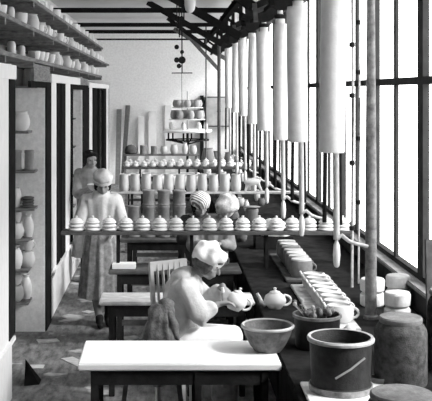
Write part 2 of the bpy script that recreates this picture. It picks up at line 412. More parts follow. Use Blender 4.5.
for i in range(17):
    X = -.835+i*.1565
    for k, s in enumerate((1.0, .955)):
        jx = random.uniform(-.003, .003); jy = random.uniform(-.003, .003)
        place(dish, (X+jx, YB1+jy, ZB+.002+k*.0325), '%s dish of the %s stack from the left on the front board' % (['bottom', 'middle'][k], ORD[i]), 'dish', 'small dishes stacked on the front ware board', 0, (s, s, 1))
    place(lid, (X+jx, YB1+jy, ZB+.003+2*.0325), 'covered dish with knob topping the %s stack from the left on the front board' % ORD[i], 'dish', 'covered dishes topping the front stacks')

# ---- tall jars on the second board
jar = MB().lathe([(0, 0), (.045, 0), (.058, .02), (.062, .07), (.058, .13), (.052, .18), (.055, .205), (.047, .205), (.044, .18), (.044, .12), (0, .12)], seg=24).build('tall_jar', cream)
for i in range(11):
    X = xa(124+i*11.2, YB2); s = 1+random.uniform(-.04, .04)
    m = jar
    o = place(m, (X, YB2, 1.077), 'tall tapered jar, %s from the left on the pale ware board' % ORD[i], 'jar', 'tall jars on the second ware board', i, (s*1.15, s*1.15, 1.12+random.uniform(-.04, .03)))
# stacked grey drums on the table behind the front board
drum = MB().lathe([(0, 0), (.072, 0), (.076, .005), (.076, .018), (.071, .024), (.071, .148), (.076, .155), (.076, .172), (.07, .178), (0, .178)], seg=26).build('clay_drum', greyware)
for i, px in enumerate([134, 149, 164, 179]):
    for k in range(3):
        if i == 0 and k == 2: continue
        place(drum, (xa(px, 4.78), 4.78, BZ+.002+k*.179), 'grey ribbed drum, %s in the %s column from left behind the dishes' % (['bottom', 'second', 'top'][k], ORD[i]), 'drum', 'grey drums stacked behind the front board', i+k)

# ---- teapots and jugs
def teapot(nm, m, R=.085, hgt=.12, lab=None, loc_=(0,0,0), rz=0, lidm=None, parent=None, grp=None):
    e = empty(nm, loc_, lab, 'teapot', grp, rz)
    MB().lathe([(0, 0), (R*.55, 0), (R*.6, .006), (R*.95, hgt*.35), (R, hgt*.55), (R*.85, hgt*.85), (R*.55, hgt), (0, hgt)], seg=28).build('pot_body', m, e)
    MB().lathe([(0, hgt), (R*.52, hgt), (R*.45, hgt+.012), (R*.15, hgt+.022), (R*.1, hgt+.03), (R*.16, hgt+.04), (0, hgt+.046)], seg=20).build('lid', lidm or m, e)
    MB().tube([(-R*.85, 0, hgt*.3), (-R*1.25, 0, hgt*.45), (-R*1.45, 0, hgt*.8), (-R*1.65, 0, hgt*1.02)], [.02, .016, .012, .011], 12).build('spout', m, e)
    a = [(R*.85+R*.62*math.sin(t), 0, hgt*.52+hgt*.34*math.cos(t)) for t in [PI*q/10 for q in range(11)]]
    MB().tube(a, .0085, 10).build('handle', m, e)
    return e
teapot('teapot', biscuit, .085, .115, 'white lidded teapot standing on the bench behind the big mottled bowl', (xa(275, 3.2), 3.2, BZ+.002), .15)
teapot('teapot', greyware, .07, .11, 'dark teapot with pale ring handle under the front ware board', (.50, 3.97, BZ+.002), .0)

def jug():
    e = empty('oval_jug', (0, 0, 0))
    MB().lathe([(0, 0), (.075, 0), (.092, .02), (.10, .06), (.095, .10), (.088, .118), (.078, .12), (.078, .108), (0, .10)], seg=30, sy=.82).build('jug_body', biscuit, e)
    a = [(.088+.045*math.sin(t), 0, .062+.036*math.cos(t)) for t in [PI*q/10 for q in range(11)]]
    MB().tube(a, .009, 10).build('handle', biscuit, e)
    MB().tube([(-.085, 0, .085), (-.105, 0, .11), (-.116, 0, .135)], [.016, .012, .009], 10).build('spout', biscuit, e)
    return e
jg = jug()
for i in range(8):
    place(jg, (1.235+random.uniform(-.004, .004), 2.97+i*.0745, BZ+.027), 'flattened white jug, %s from the near end of the bright front row' % ORD[i], 'jug', 'white jugs in the near row', .0)
o = MB().span((-.16, -.33*K, 0), (.13, .33*K, .022), bev=.004).build('ware_board', pale_top, loc=(1.22, 3.22, BZ+.002))
tag(o, 'pale board under the near row of white jugs', 'board')
# second row: shade put into the darker body colour, tops kept pale
jg2 = empty('oval_jug', (0, 0, 0))
MB().lathe([(0, 0), (.085, 0), (.098, .03), (.10, .10), (.092, .142), (0, .142)], seg=28, sy=.80).build('jug_body', greyware, jg2)
MB().lathe([(0, .142), (.09, .142), (.086, .156), (.06, .16), (0, .158)], seg=24, sy=.80).build('lid', cream, jg2)
MB().tube([(.09+.04*math.sin(t), 0, .08+.036*math.cos(t)) for t in [PI*q/8 for q in range(9)]], .008, 8).build('handle', greyware, jg2)
for i in range(7):
    place(jg2, (1.20, 3.70+i*.075, BZ+.027), 'pot with shade-darkened sides and pale top, %s from the near end of the far row' % ORD[i], 'pot', 'grey pots in the far row', 0)
o = MB().span((-.15, -.30*K, 0), (.13, .30*K, .022), bev=.004).build('ware_board', mid_wood, loc=(1.20, 3.93, BZ+.002))
tag(o, 'brown-grey board under the far row of grey pots', 'board')

# ---- mottled bowl, tub, bucket and jars
bo = MB().lathe([(0, 0), (.085, 0), (.09, .006), (.115, .04), (.145, .10), (.155, .135), (.164, .148), (.166, .160), (.158, .165), (.148, .158), (.14, .13), (.11, .05), (.07, .02), (0, .018)], seg=40).build('glazing_bowl', bowlm, loc=(.655, 2.68, BZ+.002))
tag(bo, 'wide mottled bowl with pale rim on the white table', 'bowl')
MB().lathe([(.150, .150), (.168, .150), (.171, .160), (.162, .169), (.150, .163)], seg=40).build('rim', mat('pale_bowl_rim', .42, .5, .2, 14), bo)
lw = MB().lathe([(0, .10), (.12, .10)], seg=32).build('liquid_glaze', mat('pale_slip', .6, .15, .1, 5), bo)

tb = empty('round_tub', (.962, 2.30, BZ+.022), 'large dark round tub with pale rim on the bench', 'tub')
MB().lathe([(0, 0), (.165, 0), (.168, .01), (.168, .035), (.16, .04), (.165, .15), (.17, .27), (.178, .275), (.178, .285), (.166, .287), (.158, .27), (.152, .06), (0, .05)], seg=44).build('tub_wall', tubm, tb)
MB().lathe([(.169, .268), (.182, .27), (.184, .282), (.178, .292), (.162, .29)], seg=44).build('rim', mat('worn_pale_rim', .5, .6, .3, 14), tb)
MB().lathe([(.160, .0), (.172, .0), (.174, .012), (.174, .032), (.160, .034)], seg=44).build('foot_hoop', mat('worn_hoop', .28, .6, .5, 14), tb)
MB().lathe([(0, .22), (.157, .22)], seg=32).build('contents', darkware, tb)
o = tag(MB().tube([(-.06, -.182, .11), (.02, -.186, .16), (.10, -.165, .215)], .006, 8).build('highlight_bar', slat_m, loc=tb.location), 'thin pale bar standing in for a highlight streak on the dark tub', 'highlight')  # pale bar modelled in place of a highlight streak on the tub
o = MB().span((-.22, -.2, 0), (.24, .2, .02), bev=.004).build('white_board', white_top, loc=(.98, 2.28, BZ+.001))
tag(o, 'white board lying under the dark round tub', 'board')
bk = empty('tool_bucket', (.985, 2.72, BZ+.002), 'dark bucket filled with sponges and brushes behind the round tub', 'bucket')
MB().lathe([(0, 0), (.135, 0), (.14, .01), (.148, .19), (.153, .20), (.153, .21), (.141, .21), (.133, .15), (0, .15)], seg=36).build('bucket_wall', tubm, bk)
MB().lathe([(.148, .192), (.158, .195), (.158, .212), (.144, .214)], seg=36).build('rim', mat('worn_rim_dull', .2, .6, .5, 14), bk)
for q in range(9):
    a = q*2.4; rr = .025+.075*(q/9)
    o = MB().ell((0, 0, 0), (.033+random.uniform(-.006, .01), .028, .025), (a, 0, a), 3).rough(.012, 30, q).build('sponge', sponge_m, loc=(0.985+rr*math.cos(a), 2.72*K+rr*math.sin(a), BZ+.205+.014*(q % 3))); fx(o)
    tag(o, 'lumpy sponge heaped in the tool bucket', 'sponge', 'sponges heaped in the bucket')
for q in range(5):
    a = 2.2+q*.55
    o = MB().tube([(0, 0, 0), (.09*math.cos(a), .06*math.sin(a)-.01, .10)], .004, 6).lathe([(0, 0), (.012, .004), (.013, .02), (0, .03)], (.09*math.cos(a), .06*math.sin(a)-.01, .095), 10).build('brush', sponge_m if q % 2 else steel, loc=(0.985+.06*math.cos(a), 2.72*K+.06*math.sin(a), BZ+.175)); fx(o)
    tag(o, 'small pale-handled brush sticking out of the tool bucket', 'brush', 'brushes in the tool bucket')
# low oval dish beside the tub
o = MB().lathe([(0, 0), (.035, 0), (.055, .02), (.062, .05), (.058, .05), (.045, .02), (0, .012)], seg=28, sy=.8).build('oval_dish', mat('glossy_dark_dish', .12, .3, .5, 8), loc=(xa(364, 2.36)+.095, 2.36, BZ+.002))
tag(o, 'small glossy oval dish squeezed between the tub and the grey jar', 'dish')

def lidded_jar(c, R, H, lab, m=jarm, lidR=.8):
    e = empty('storage_jar', c, lab, 'jar')
    MB().lathe([(0, 0), (R*.97, 0), (R, .01), (R, H*.82), (R*.97, H*.9), (R*.86, H*.97), (R*.80, H), (0, H)], seg=40).build('jar_body', m, e)
    MB().lathe([(0, H), (R*lidR, H), (R*lidR*1.03, H+.008), (R*lidR*1.03, H+.024), (R*lidR*.97, H+.032), (0, H+.034)], seg=36).build('lid', mat('pale_stone_lid', .20, .7, .3, 20, .3), e)
    return e
lidded_jar((1.335, 2.38, BZ+.002), .148, .345, 'big mottled grey cylindrical jar with flat lid on the bench', jarm)
lidded_jar((1.13, 2.00, BZ+.002), .165, .185, 'squat grey jar cut off by the bottom edge of the picture', jarm, .9)
lidded_jar((1.70, 2.50, BZ+.002), .135, .44, 'tall dark jar cut off by the right edge of the picture', mat('very_dark_stone', .04, .7, .5, 26, .4), .9)
o = MB().beam((0, 0, 0), (.0, .05, .62), .12, .03, .004).build('leaning_plank', mat('plank_darkgrey', .10, .8, .3, 9), loc=(1.855, 2.88, BZ+.012))
tag(o, 'short dark upright plank leaning at the sill by the right picture edge', 'plank')
# pale cheeses of clay on the bench by the window
cl = MB().lathe([(0, 0), (.08, 0), (.092, .012), (.095, .085), (.085, .10), (.05, .107), (0, .109)], seg=28).rough(.004, 14).build('clay_round', mat('pale_clay', .60, .8, .15, 14, .3))
n_ = 0
for X, Y, kmax, w_ in [(1.67, 3.02, 2, 'front right'), (1.60, 3.24, 2, 'rear left'), (1.83, 3.30, 2, 'rear right')]:
    for k in range(kmax):
        place(cl, (X, Y, BZ+.002+k*.1105), 'pale clay round, %s of the %s pile by the column' % (['bottom', 'top', 'third'][k], w_), 'clay', 'pale clay rounds by the window', k)
o = MB().lathe([(0, 0), (.05, 0), (.055, .03), (.04, .075), (.015, .095), (0, .10)], seg=22).rough(.006, 20).build('clay_lump', cream, loc=(xa(345, 2.82)+.02, 2.80, BZ+.002))
tag(o, 'white conical lump standing between the near jug and the column', 'lump')

# columns and pipes near the window
co = empty('round_column', (1.50, 3.06, BZ), 'grey round column standing on the bench near the windows', 'column')
MB().lathe([(0, .0), (.055, 0), (.055, .02), (.042, .03), (.040, 1.0), (.030, 2.2), (.024, 3.18), (0, 3.18)], seg=26).build('shaft', mat('mottled_grey_iron', .16, .6, .45, 20, .2), co)
for px, Y, r, lab in [(352, 3.55, .013, 'left of the two thin pipes beside the grey column'), (358.5, 3.62, .010, 'right of the two thin pipes beside the grey column')]:
    e = empty('thin_pipe', (xa(px, Y), Y, BZ), lab, 'pipe', 'thin pipes by the column')
    MB().tube([(0, 0, 0), (.008, 0, 1.6), (0, 0, 3.19)], r, 10).build('tube', mat('worn_pipe', .30, .5, .4, 20), e)
    for z in (.5, 1.05, 1.62, 2.05):
        MB().lathe([(r, -.02), (r*1.9, -.016), (r*1.9, .016), (r, .02)], (0, 0, z+.2*(r < .012)), 12).build('coupling', iron, e)

# ------------------------------------------------------------------ front of the side bench / small things on tables
o = MB().span((-.11, -.06, 0), (.11, .06, .05), bev=.004).build('white_tile_block', white_top, loc=(xa(124, 3.93), 3.93, BZ+.002))
tag(o, 'bright white block lying at the left end of the third table', 'block')
o = MB().span((-.13, -.05, 0), (.13, .05, .008), bev=.002).build('white_slab', white_top, loc=(.60-.03, 3.38, BZ+.002))
tag(o, 'pale slab lying on the table behind the held teapot', 'slab')
# far bench ware: rows of pots beside the windows
pot = MB().lathe([(0, 0), (.05, 0), (.075, .03), (.085, .08), (.07, .13), (.06, .15), (.066, .16), (.055, .16), (.05, .14), (0, .13)], seg=22).build('round_pot', cream)
vase = MB().lathe([(0, 0), (.04, 0), (.055, .05), (.06, .11), (.045, .17), (.03, .20), (.038, .225), (.028, .225), (.02, .2), (0, .19)], seg=22).build('narrow_vase', biscuit)
k = 0
far_pot = bpy.data.objects.new('round_pot', pot.data.copy()); far_pot.data.materials.clear(); far_pot.data.materials.append(mat('dark_clay', .14, .7, .3, 12)); C.objects.link(far_pot)  # same pot shape in an even darker colour
rowsY = (4.62, 4.80, 5.05, 5.3, 5.85, 6.1, 6.35, 6.6, 6.85, 7.1, 7.75, 8.05, 8.35, 8.7)
for Yp in rowsY:
    for X in (.85, 1.12, 1.42):
        if X > 1.35 and Yp < 6: continue
        if Yp < 5.4 and X > .9 and (k % 2): k += 1; continue
        pr = (pot if (k % 3) else vase) if (k % 2 or Yp > 7) else far_pot
        dist = ordn(rowsY.index(Yp)+1)
        sd = {.85: 'aisle side', 1.12: 'middle', 1.42: 'window side'}[X]
        s = random.uniform(.65, .92)
        place(pr, (X+random.uniform(-.03, .03), Yp+random.uniform(-.03, .03), BZ+.002), '%s on the far bench, %s row from near end, %s' % ({pot: 'pale pot', vase: 'pale vase', far_pot: 'dark pot'}[pr], dist, sd), 'pot', 'pots on the far part of the bench', k, (s, s, s))
        k += 1
# cloth covered lump (white, puffy) on the bench behind the front board
o = MB().ell((0, 0, .09), (.17, .12, .11), (0, .25, 0), 4).ell((.1, -.02, .05), (.1, .1, .06), (0, 0, 0), 3).rough(.035, 9).build('cloth_bundle', cap_m, loc=(xa(272, 4.5), 4.45, BZ+.10), remesh=.012)
tag(o, 'puffy white cloth bundle lying on a crate behind the front board', 'cloth')
o = MB().span((-.2, -.12, 0), (.2, .12, .13), bev=.006).build('wooden_crate', dark_wood, loc=(xa(272, 4.5), 4.45, BZ+.002), smooth=False)
tag(o, 'low dark crate under the puffy white cloth bundle', 'crate')
o = MB().lathe([(0, 0), (.05, 0), (.09, .012), (.10, .02), (.09, .024), (0, .02)], seg=28).build('grey_plate', greyware, loc=(xa(252, 4.98), 4.98, 1.0)); 
o.location.z = BZ+.27
tag(o, 'grey plate lying on an upturned drum behind the cloth bundle', 'plate')
o = dup(drum, (xa(252, 4.98), 4.98, BZ+.002), 'grey drum standing on the bench under the grey plate', 'drum', None, 0, (1, 1, 1.49))

# white four-legged trestle toy-like shape on board two: pale saddle jug
e = empty('saddle_jug', (xa(238, YB2)+.19, YB2, 1.077), 'white two-footed jug form at the right end of the tall jar row', 'jug')
MB().ell((0, 0, .125), (.11, .055, .05), (0, -.1, 0)).rough(.006, 18).build('jug_body', biscuit, e)
MB().tube([(.07, 0, .12), (.10, 0, .06), (.125, 0, .008)], [.028, .018, .014], 10).build('foot', biscuit, e)
MB().tube([(-.06, 0, .11), (-.075, 0, .06), (-.09, 0, .008)], [.028, .018, .014], 10).build('foot', biscuit, e)
MB().tube([(.08, 0, .13), (.11, 0, .18), (.10, 0, .205)], [.025, .018, .013], 10).build('spout', biscuit, e)

# ---- farthest ware board: two rows of small knobbed pots
kp = empty('knobbed_pot', (0, 0, 0))
MB().lathe([(0, 0), (.045, 0), (.06, .02), (.055, .05), (.035, .065), (0, .065)], seg=18).build('pot_body', biscuit, kp)
MB().lathe([(0, .064), (.05, .066), (.052, .075), (.03, .09), (.01, .098), (.012, .112), (0, .118)], seg=18).build('lid', biscuit, kp)
for r_ in range(2):
    for i in range(16):
        X = -.67+i*.151+.04*r_
        place(kp, (X, YB3-.075+.145*r_, 1.092), 'small knobbed pot, %s from left in the %s row on the farthest board' % (ORD[i], ['front', 'rear'][r_]), 'pot', 'small knobbed pots on the farthest ware board', 0, (1, 1, 1.0+.15*r_))
# jars below it, on the table
for i, px in enumerate([132, 146, 160, 172, 184, 196]):
    s = random.uniform(.9, 1.1)
    dup(pot, (xa(px, 6.3), 6.3, 1.005), 'round pot on the low rack behind the tall jars, %s from the left' % ORD[i], 'pot', 'round pots on the low rack', i, (s*.92, s*.92, .9))
e = empty('low_rack', (0, 6.3, 0), 'low plank rack standing behind the tall jar board', 'rack')
MB().span((-.62, -.12, .97), (.66, .12, 1.0)).build('shelf', board_m, e, smooth=False)
for X in (-.58, .62):
    MB().span((X-.02, -.1, 0), (X+.02, .1, .97)).build('leg', board_m, e, smooth=False)
# mixed pots on the farthest table's raised shelf
e = empty('back_rack', (0, 8.46, BZ), 'small raised rack on the farthest table', 'rack')
MB().span((-.84, -.14, .37), (.68, .14, .40)).build('shelf', board_m, e, smooth=False)
for X in (-.80, .62):
    MB().span((X-.02, -.1, .002), (X+.02, .1, .37)).build('leg', board_m, e, smooth=False)
zz = BZ+.403
for i, (px, kind, s, h) in enumerate([(131, 'dome', 1.5, 1.2), (143, 'drum', 1.0, 1.0), (154, 'drum', 1.0, .9), (164, 'pot', 1.1, 1.0), (174, 'pot', 1.1, 1.2), (185, 'vase', 1.3, 1.0), (193, 'pot', 1.1, 1.1)]):
    X = xa(px, 8.46); lab = '%s on the back rack, %s from the left'
    if kind == 'dome':
        o = MB().lathe([(0, 0), (.11, 0), (.135, .03), (.13, .09), (.10, .15), (.05, .18), (0, .19)], seg=24).build('dark_dome', darkware, loc=(X, 8.46, zz)); tag(o, 'dark round domed mould at the left end of the back rack', 'mould')
    else:
        dup({'drum': drum, 'pot': pot, 'vase': vase}[kind], (X, 8.46, zz), lab % ('pale ' + kind, ORD[i]), 'pot', 'pots on the back rack', i, (s*.85, s*.85, h))
# dark vessels on the far bench under the cabinet
for i, (px, s) in enumerate([(208, 1.7), (218, 1.35), (229, 1.35)]):
    Yv = 8.15 if i else 8.0
    o = MB().lathe([(0, 0), (.05, 0), (.075, .03), (.085, .08), (.07, .13), (.06, .15), (.066, .16), (0, .15)], seg=22).build('grey_pot', greyware, loc=(xa(px, 9.1)+.0, 9.1+.18*(i % 2), BZ+.002)); o.scale = (s, s, s*1.6)
    tag(o, 'large grey pot on the far bench, %s from the left below the cabinet' % ORD[i], 'pot', 'large grey pots below the cabinet')

# tiered round stand far back
TX, TY = xa(188, 9.5), 9.7
e = empty('tiered_stand', (TX, TY, 0), 'tall tiered round stand carrying pots in front of the back wall', 'stand')
MB().lathe([(0, 0), (.25, 0), (.25, .04), (.03, .06), (.03, 1.50), (0, 1.50)], seg=26).build('pedestal', iron, e)
MB().lathe([(0, 1.47), (.54, 1.47), (.56, 1.49), (.56, 1.52), (.54, 1.54), (0, 1.54)], seg=44).build('round_top', white_top, e)
MB().lathe([(0, 1.54), (.018, 1.54), (.018, 2.42), (0, 2.42)], seg=10).build('pole', steel, e)
for z, r in ((1.78, .42), (2.05, .36)):
    MB().lathe([(0, z-.02), (r, z-.02), (r, z), (0, z)], seg=36).build('tray', mat('pale_tray', .6, .7, .1, 9), e)
MB().lathe([(.42, 1.28), (.50, 1.28), (.50, 1.31), (.42, 1.31)], seg=40).build('lower_ring', iron, e)
for q in range(6):
    a = q*PI/3+.3
    MB().tube([(.46*math.cos(a), .46*math.sin(a), 1.30), (.46*math.cos(a), .46*math.sin(a), 1.48)], .02, 8).build('strut', iron, e)
    MB().tube([(.03*math.cos(a), .03*math.sin(a), 1.2), (.46*math.cos(a), .46*math.sin(a), 1.30)], .016, 8).build('arm', iron, e)
stand_pot = bpy.data.objects.new('round_pot', pot.data.copy()); stand_pot.data.materials.clear(); stand_pot.data.materials.append(mat('leather_hard_clay', .30, .7, .2, 12)); stand_pot.location = (0, 0, 0)
for z, r, n_, nm, sc in ((1.78, .32, 8, 'lower', (1.05, 1.05, 1.25)), (2.05, .27, 7, 'upper', (1.0, 1.0, 1.05))):
    for q in range(n_):
        a = 2*PI*q/n_+.2
        o = dup(stand_pot, (TX+r*math.cos(a), TY*K+r*math.sin(a), z+.001), 'rounded pot on the %s tray of the tiered stand' % nm, 'pot', 'pots on the %s tray' % nm, q, sc)
        fx(o)
for q in range(7):
    a = 2*PI*q/7
    fx(dup(vase, (TX+.42*math.cos(a), TY*K+.42*math.sin(a), 1.541), 'pale vase standing round the big disc of the tiered stand', 'vase', 'vases on the big disc', q, (.9, .9, .7)))

# leaning planks far left, tall white moulds behind, cabinet
for i, (px, m, h, lab) in enumerate([(117.5, greyware, 1.95, 'left of two tall grey planks leaning on the back wall'), (122.5, greyware, 2.05, 'darker right plank of the two leaning on the back wall')]):
    o = MB().beam((0, 0, 0.01), (.03+.1*i, .22, h), .13, .03).build('leaning_plank', m, loc=(xa(px, 10.85), YB*K-.27, 0)); tag(o, lab, 'plank'); fx(o)
ca = fx(empty('wooden_cabinet', (1.39, YB*K-.195, 1.50), 'two-door wooden cabinet fixed high on the back wall', 'cabinet'))
MB().span((-.34, -.16, 0), (.34, .19, .78)).build('carcass', mid_wood, ca, smooth=False)
for s_ in (-1, 1):
    d = MB().span((s_*.165-.15, -.185, .03), (s_*.165+.15, -.161, .75), bev=.004).build('door', mat('cabinet_door', .42, .7, .15, 9), ca)
    MB().lathe([(0, 0), (.012, 0), (.012, .02), (0, .02)], seg=10, M=Matrix.Rotation(PI/2, 4, 'X')).build('knob', iron, d, loc=(s_*.04, -.185, .4))
o = MB().span((-.045, -.12, 0), (.045, .12, 2.1)).build('dark_upright_board', dark_fr, loc=(.96, YB*K-.13, 0)); fx(o)
o.scale.z = 1.1
tag(o, 'black upright board standing left of the wall cabinet', 'board')
for i, (px, w, h) in enumerate([(141, .16, 1.75), (152, .20, 1.9), (168, .18, 2.05), (205, .22, 1.45)]):
    o = MB().span((-w/2, -.06, 0), (w/2, .06, h), bev=.01).build('plaster_slab', mat('pale_plaster_slab', .70, .8, .08, 7), loc=(xa(px, 10.9), YB*K-.07, 0)); fx(o); tag(o, 'tall pale slab standing at the back wall, %s from the left' % ORD[i], 'slab', 'pale slabs at the back wall')

# hanging tackle and lamp
pt = empty('pulley_tackle', (xa(179, 6.3), 6.3, 3.94), 'chain and pulley tackle hanging from the ceiling with a crossbar', 'tackle')
z0 = za(73, 6.3)-3.94
for k, (dx, zt_) in enumerate([(-.035, -.62), (.0, -.72), (.04, z0), (.07, -.55)]):
    MB().tube([(dx, .02*(k % 2), 0), (dx+.006, .02*(k % 2), zt_)], .009, 8).build('cord', iron, pt)
for k, (dx, py, r) in enumerate([(-.035, 47, .035), (-.035, 60, .04), (0, 66, .035), (.045, 52, .03), (.045, 60, .055), (.04, 18, .03)]):
    MB().lathe([(0, -.02), (r, -.02), (r*.8, 0), (r, .02), (0, .02)], seg=18, M=Matrix.Rotation(PI/2, 4, 'X')).build('pulley_wheel', iron, pt, loc=(dx, 0, za(py, 6.3)-3.94))
MB().tube([(-.11, 0, z0), (.20, 0, z0)], .008, 8).build('crossbar', iron, pt)
MB().tube([(.04, 0, z0), (.045, 0, z0-.55)], .004, 6).build('wire', iron, pt)
la = empty('pendant_lamp', (xa(190, 4.2), 4.2, 3.94), 'white bulb-shaped pendant hanging from the ceiling at the top edge', 'lamp')
lz = za(13, 4.2)-3.94
MB().tube([(0, 0, 0), (0, 0, lz+.2)], .006, 8).build('cord', iron, la)
MB().lathe([(0, lz), (.025, lz+.006), (.045, lz+.03), (.055, lz+.08), (.055, lz+.2), (.03, lz+.25), (.02, lz+.28), (0, lz+.28)], seg=22).build('glass_shade', biscuit, la)

# ------------------------------------------------------------------ left: high shelves over the cupboards
shelf_specs = [(2.705, 'lowest'), (2.985, 'middle'), (3.245, 'top')]
for z, nm in shelf_specs:
    x1 = XL+.02
    y0_, y1 = 1.0*K, {'lowest': 7.9, 'middle': 8.9, 'top': 8.0}[nm]*K; ym = (y0_+y1)/2
    e = fx(empty('high_shelf', (-1.5, ym, z), '%s of the three long ware shelves high on the left' % nm, 'shelf', 'long ware shelves high on the left'))
    MB().span((XC+.05+1.5, y0_-ym, -.035), (x1+1.5, y1-ym, 0), bev=.004).rough(.004, 4).build('plank', board_m, e)
    yy = 4.2
    while yy < y1-.1:
        MB().span((XC+1.5+.01, yy-ym-.03, -.085), (x1+1.5-.0, yy-ym+.03, -.037)).build('bearer', board_m, e, smooth=False); yy += 1.6
tall = MB().lathe([(0, 0), (.035, 0), (.044, .01), (.046, .13), (.040, .15), (.028, .165), (0, .168)], seg=20).build('white_bottle', biscuit)
cup = empty('small_cup', (0, 0, 0))
MB().lathe([(0, 0), (.028, 0), (.032, .01), (.045, .05), (.048, .085), (.042, .085), (.038, .05), (.02, .014), (0, .012)], seg=18).build('bowl', biscuit, cup)
MB().tube([(.042+.022*math.sin(t), 0, .048+.022*math.cos(t)) for t in [PI*q/6 for q in range(7)]], .005, 6).build('handle', biscuit, cup)
saucer = MB().lathe([(0, 0), (.04, 0), (.07, .012), (.075, .018), (.07, .02), (0, .008)], seg=22).build('saucer', biscuit)
for z, nm in shelf_specs:
    y = {'lowest': 7.1, 'middle': 7.6, 'top': 8.4}[nm]
    yend = {'lowest': 7.8, 'middle': 8.8, 'top': 7.9}[nm]*K; i = 1; ztop = z+.002; front = XL-.055
    while y < yend and i < 58:
        r = random.random()
        if nm == 'lowest' and y < 9.8:
            pr, cat, nmn, s, w = tall, 'bottle', 'plain white bottle', .68, .68
        elif r < .45: pr, cat, nmn, s, w = cup, 'cup', 'small white handled cup', 1.15, .15
        elif r < .65: pr, cat, nmn, s, w = tall, 'bottle', 'white bottle', .72, .12
        elif r < .88: pr, cat, nmn, s, w = pot, 'pot', 'round pale pot', .82, .19
        else: pr, cat, nmn, s, w = saucer, 'saucer', 'white saucer', .9, .17
        s *= 1.22; w *= 1.15
        X = front-.03-random.uniform(0, .09)
        fx(place(pr, (X, y, ztop), '%s on the %s high shelf, %s along from the near end' % (nmn, nm, ordn(i)), cat, 'ware along the %s high shelf' % nm, random.uniform(0, 6), (s, s, s)))
        if random.random() < .5 and pr is not pot and y > 9.8:
            fx(place(pot, (X-.20, y, ztop), 'round pale pot behind the %s front piece of the %s high shelf' % (ordn(i), nm), 'pot', 'rear pots on the %s high shelf' % nm, random.uniform(0, 6), (.8, .8, .8)))
        y += w+random.uniform(.0, .07)*(1+y/30); i += 1

# ---- cupboard 1 shelves with pots
def cshelf(Yp, xs, z, lab, dpt=.30):
    x0, x1 = xs
    o = MB().span((0, 0, -.02), (x1-x0, dpt, 0)).build('cupboard_shelf', board_m, loc=(x0, Yp-dpt-.002, z), smooth=False)
    tag(o, lab, 'shelf', 'cupboard shelves'); fx(o)
YP = P[1]*K
rows = [(86, 'top'), (131, 'second'), (170, 'third'), (207, 'fourth'), (238, 'fifth'), (268, 'sixth'), (300, 'lowest')]
dstack = MB().lathe([(0, 0), (.06, 0), (.072, .008), (.072, .02), (.05, .026), (0, .026)], seg=22).build('dark_saucer', darkware)
plain_cyl = MB().lathe([(0, 0), (.05, 0), (.056, .008), (.056, .15), (.05, .165), (.04, .17), (0, .165)], seg=20).build('straight_jar', cream)
for j, (py, nm) in enumerate(rows):
    z = za(py, (YP-.15)/K)
    xe = -1.28 if j in (0,) else (-1.27 if j in (2, 3) else -1.33)
    cshelf(YP, (XC+.005, xe), z, '%s shelf in the nearest drying cupboard' % nm)
    if j == 0:
        for q, X in enumerate((-1.455, -1.335)):
            fx(place(plain_cyl, (X, YP-.16, z+.002), 'white straight jar on the top cupboard shelf, %s one' % ['left', 'right'][q], 'jar', 'jars in the nearest cupboard'))
    elif j == 2:
        for q, (X, pr) in enumerate(((-1.45, drum), (-1.345, drum))):
            fx(dup(pr, (X+(.01 if q else -.01), YP-.17, z+.002), 'grey drum on the third cupboard shelf, %s one' % ['left', 'right'][q], 'drum', 'drums in the nearest cupboard', 0, (.66, .66, 1.1)))
        fx(dup(vase, (-1.445, YP-.06, z+.002), 'pale vase behind the grey drums on the third cupboard shelf', 'vase', None, 0))
    elif j == 3:
        for k in range(4):
            fx(place(dstack, (-1.345, YP-.2, z+.002+.027*k+.0), 'dark saucer, %s in the pile on the fourth cupboard shelf' % ['bottom', 'second', 'third', 'top'][k], 'saucer', 'dark saucers in the cupboard', 0, (.85, .85, 1)))
        fx(dup(pot, (-1.48, YP-.19, z+.002), 'bulging white pot on the fourth cupboard shelf', 'pot', None, 0, (.9, .9, 1.2)))
    else:
        seq = {1: [(pot, -1.43, 1.35, 1.2)], 4: [(pot, -1.47, 1.1, 1.0), (vase, -1.36, 1.0, 1.0)], 5: [(vase, -1.47, 1.3, 1.05), (pot, -1.37, 1.0, 1.0)], 6: [(pot, -1.47, 1.1, 1.0), (vase, -1.38, 1.0, 1.05)]}[j]
        for q, (pr, X, s, h) in enumerate(seq):
            X = min(X, -1.36)
            fx(dup(pr, (X, YP-.2+.12*q, z+.002), 'white %s on the %s cupboard shelf, %s one' % ('pot' if pr is pot else 'vase', nm, ['left', 'right'][q]), 'pot', 'pots in the nearest cupboard', q, (s*.95, s*.95, h)))
            if pr is pot and h <= 1.0 and nm != 'second': fx(dup(cup, (X+.01, YP-.2+.12*q, z+.004+h*(.16 if pr is pot else .225)), 'white cup standing on the %s vessel of the %s cupboard shelf' % (['left', 'right'][q], nm), 'cup', 'cups in the nearest cupboard', q+j, (1.2, 1.2, 1.2)))
# lower bright ware against the near side
YP2 = P[2]*K
for j, (py, nm) in enumerate([(118, 'top'), (146, 'second'), (175, 'third'), (205, 'lowest')]):
    z = za(py, (YP2-.15)/K)
    cshelf(YP2, (XC+.005, -1.29), z, '%s shelf in the middle drying cupboard' % nm)
    fx(dup([pot, saucer, plain_cyl, pot][j], (-1.40, YP2-.17, z+.002), 'pale vessel on the %s shelf of the middle cupboard' % nm, 'vessel', 'vessels in the middle cupboard', 0, (1, 1, 1)))
    if j == 0:
        o = MB().tube([(.07*math.sin(t), 0, .05+.05*math.cos(t)) for t in [PI*q/8 for q in range(9)]], .012, 8).build('dark_ring_handle', iron, loc=(-1.485, YP2-.18, z+.01)); tag(o, 'dark curved hook beside the pot in the middle cupboard', 'hook'); fx(o)
